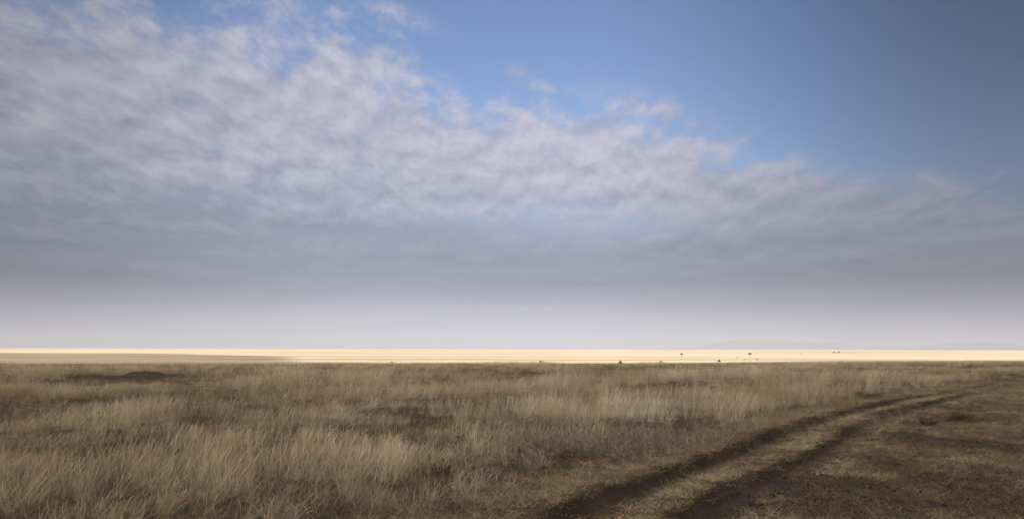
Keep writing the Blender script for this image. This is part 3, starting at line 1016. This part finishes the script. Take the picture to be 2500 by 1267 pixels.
def ostrich(px, py, neck_up, label, face=1, stride=0.18, scale=1.0):
    e = bpy.data.objects.new('ostrich', None)
    link(e)
    e.location = place(px, py, PLAIN_Z)
    e.scale = (scale * face, scale, scale)
    tag(e, label, 'ostrich', 'ostriches on the sunlit plain')
    j = {'hip': (-0.05, 0, 1.22, (0.30, 0.30)), 'rump': (-0.42, 0, 1.24, (0.24, 0.24)), 'tailroot': (-0.66, 0, 1.26, (0.12, 0.12)),
         'back': (0.25, 0, 1.24, (0.30, 0.29)), 'chest': (0.52, 0, 1.26, (0.19, 0.19))}
    b = [('hip', 'rump'), ('rump', 'tailroot'), ('hip', 'back'), ('back', 'chest')]
    skin_mesh('plumage', j, b, M_BLACK, e)
    if neck_up:
        j = {'n0': (0.50, 0, 1.28, 0.085), 'n1': (0.72, 0, 1.36, 0.06), 'n2': (0.82, 0, 1.62, 0.045), 'n3': (0.84, 0, 1.90, 0.04),
             'h0': (0.88, 0, 2.02, 0.06), 'h1': (0.98, 0, 2.01, 0.045), 'bill': (1.08, 0, 1.98, 0.018)}
    else:
        j = {'n0': (0.50, 0, 1.26, 0.085), 'n1': (0.70, 0, 1.16, 0.06), 'n2': (0.84, 0, 0.85, 0.045), 'n3': (0.93, 0, 0.50, 0.04),
             'h0': (0.98, 0, 0.30, 0.06), 'h1': (1.02, 0, 0.20, 0.045), 'bill': (1.05, 0, 0.10, 0.018)}
    skin_mesh('neck_and_head', j, [('n0', 'n1'), ('n1', 'n2'), ('n2', 'n3'), ('n3', 'h0'), ('h0', 'h1'), ('h1', 'bill')], M_GREYSKIN, e)
    for s_, st_ in ((1, stride), (-1, -stride)):
        j = {'thigh': (0.0, 0.14 * s_, 1.12, 0.15), 'knee': (0.10, 0.15 * s_, 0.86, 0.085), 'hock': (-0.10 + st_ * 0.6, 0.13 * s_, 0.48, 0.04),
             'ankle': (0.0 + st_, 0.12 * s_, 0.08, 0.03), 'toe': (0.14 + st_, 0.12 * s_, 0.02, 0.028)}
        skin_mesh('leg', j, [('thigh', 'knee'), ('knee', 'hock'), ('hock', 'ankle'), ('ankle', 'toe')], M_GREYSKIN, e)
        leaf_plume('wing', [((random.uniform(-0.1, 0.35), 0.30 * s_, 1.40), 3.14 + random.gauss(0, 0.2), random.uniform(0.4, 0.75), 1.7, 0.5, 0.08)
                            for _ in range(16)], M_BLACK, e)
    leaf_plume('tail', [((-0.6, random.uniform(-0.06, 0.06), 1.30), 3.14 + random.gauss(0, 0.4), random.uniform(0.25, 0.42), random.uniform(0.9, 1.9), 0.6, 0.07)
                        for _ in range(14)], M_WHITEF, e)
    return e


random.seed(5)
ostrich(1831, 872.0, True, 'dark ostrich with its neck raised, the right and larger of two', 1, 0.05, 0.98)
ostrich(1664, 871.0, False, 'smaller paler ostrich bending its neck down, left of the other ostrich', 1, 0.16, 0.80)


def antelope(name, px, py, rotz, mat, label, cat, group=None, scale=1.0, horn='curved', grazing=True):
    e = bpy.data.objects.new(name, None)
    link(e)
    e.location = place(px, py, PLAIN_Z)
    e.rotation_euler = (0, 0, rotz)
    e.scale = (scale,) * 3
    tag(e, label, cat, group)
    hz = 0.45 if grazing else 1.50
    hx = 1.28 if grazing else 1.12
    j = {'loin': (-0.25, 0, 1.00, (0.25, 0.22)), 'rump': (-0.68, 0, 1.02, (0.24, 0.21)), 'barrel': (0.20, 0, 0.98, (0.30, 0.25)),
         'withers': (0.55, 0, 1.06, (0.32, 0.21)), 'neck': (0.88, 0, 1.02 if grazing else 1.28, (0.19, 0.13)),
         'poll': (1.14, 0, 0.74 if grazing else 1.52, (0.13, 0.10)), 'face': (hx, 0, hz, (0.10, 0.08)), 'muzzle': (hx + (0.05 if grazing else 0.2), 0, hz - 0.22, (0.07, 0.07))}
    b = [('loin', 'rump'), ('loin', 'barrel'), ('barrel', 'withers'), ('withers', 'neck'), ('neck', 'poll'), ('poll', 'face'), ('face', 'muzzle')]
    for s_ in (1, -1):
        q = '%d' % s_
        j.update({'fsh' + q: (0.55, 0.15 * s_, 0.80, (0.12, 0.09)), 'fkn' + q: (0.57, 0.15 * s_, 0.42, 0.05), 'ffo' + q: (0.56 + 0.05 * s_, 0.15 * s_, 0.03, 0.045),
                  'hth' + q: (-0.62, 0.15 * s_, 0.80, (0.16, 0.10)), 'hkn' + q: (-0.50, 0.15 * s_, 0.62, 0.09), 'hho' + q: (-0.74, 0.15 * s_, 0.40, 0.05),
                  'hfo' + q: (-0.68 - 0.05 * s_, 0.15 * s_, 0.03, 0.045)})
        b += [('withers', 'fsh' + q), ('fsh' + q, 'fkn' + q), ('fkn' + q, 'ffo' + q), ('rump', 'hth' + q), ('hth' + q, 'hkn' + q), ('hkn' + q, 'hho' + q), ('hho' + q, 'hfo' + q)]
    skin_mesh('body', j, b, mat, e)
    px_, pz_ = j['poll'][0], j['poll'][2]
    for s_ in (1, -1):
        if horn == 'curved':
            hj = {'a': (px_ + 0.03, 0.05 * s_, pz_ + 0.08, 0.045), 'b': (px_ + 0.05, 0.24 * s_, pz_ + 0.06, 0.035), 'c': (px_ + 0.07, 0.33 * s_, pz_ + 0.18, 0.022), 'd': (px_ + 0.05, 0.26 * s_, pz_ + 0.30, 0.010)}
        else:
            hj = {'a': (px_, 0.04 * s_, pz_ + 0.08, 0.03), 'b': (px_ - 0.05, 0.07 * s_, pz_ + 0.25, 0.025), 'c': (px_ - 0.12, 0.10 * s_, pz_ + 0.42, 0.018), 'd': (px_ - 0.12, 0.11 * s_, pz_ + 0.55, 0.010)}
        skin_mesh('horn', hj, [('a', 'b'), ('b', 'c'), ('c', 'd')], M_HORN, e, 1)
    leaf_plume('tail', [((-0.88, random.uniform(-0.02, 0.02), 1.05), 3.14 + random.gauss(0, 0.2), random.uniform(0.45, 0.65), 2.3, 0.7, 0.04) for _ in range(10)],
               M_HORN, e)
    return e


WG = 'wildebeest grazing far out on the plain'
antelope('wildebeest', 2037, 863.6, R(176), M_GNU, 'dark wildebeest seen side on, grazing with its head to the left', 'wildebeest', WG, 1.0)
antelope('wildebeest', 2048.5, 862.8, R(118), M_GNU, 'dark wildebeest seen nearly end on, right of the side-on one', 'wildebeest', WG, 0.98)
antelope('gazelle', 1954.5, 863.6, R(165), M_GAZ, 'small fawn gazelle alone on the plain between ostrich and wildebeest', 'gazelle', None, 0.68, 'straight', False)

# ------------------------------------------------------------------ misty air over the whole plain
bm = bmesh.new()
bmesh.ops.create_cube(bm, size=1.0)
x0, x1, y0, y1, z0, z1 = -18500.0, 18500.0, -4500.0, 18500.0, -2.2, 190.0
for v_ in bm.verts:
    v_.co = (x0 if v_.co.x < 0 else x1, y0 if v_.co.y < 0 else y1, z0 if v_.co.z < 0 else z1)
hm = bpy.data.meshes.new('haze')
bm.to_mesh(hm)
bm.free()
mh, t, out = new_mat('haze_air')
pv = t.n('ShaderNodeVolumePrincipled')
pv.inputs['Color'].default_value = (0.295, 0.318, 0.380, 1)
pv.inputs['Density'].default_value = 1.6e-4
pv.inputs['Anisotropy'].default_value = -0.42
t.t.links.new(pv.outputs[0], out.inputs['Volume'])
hm.materials.append(mh)
tag(link(bpy.data.objects.new('haze', hm)), kind='stuff')
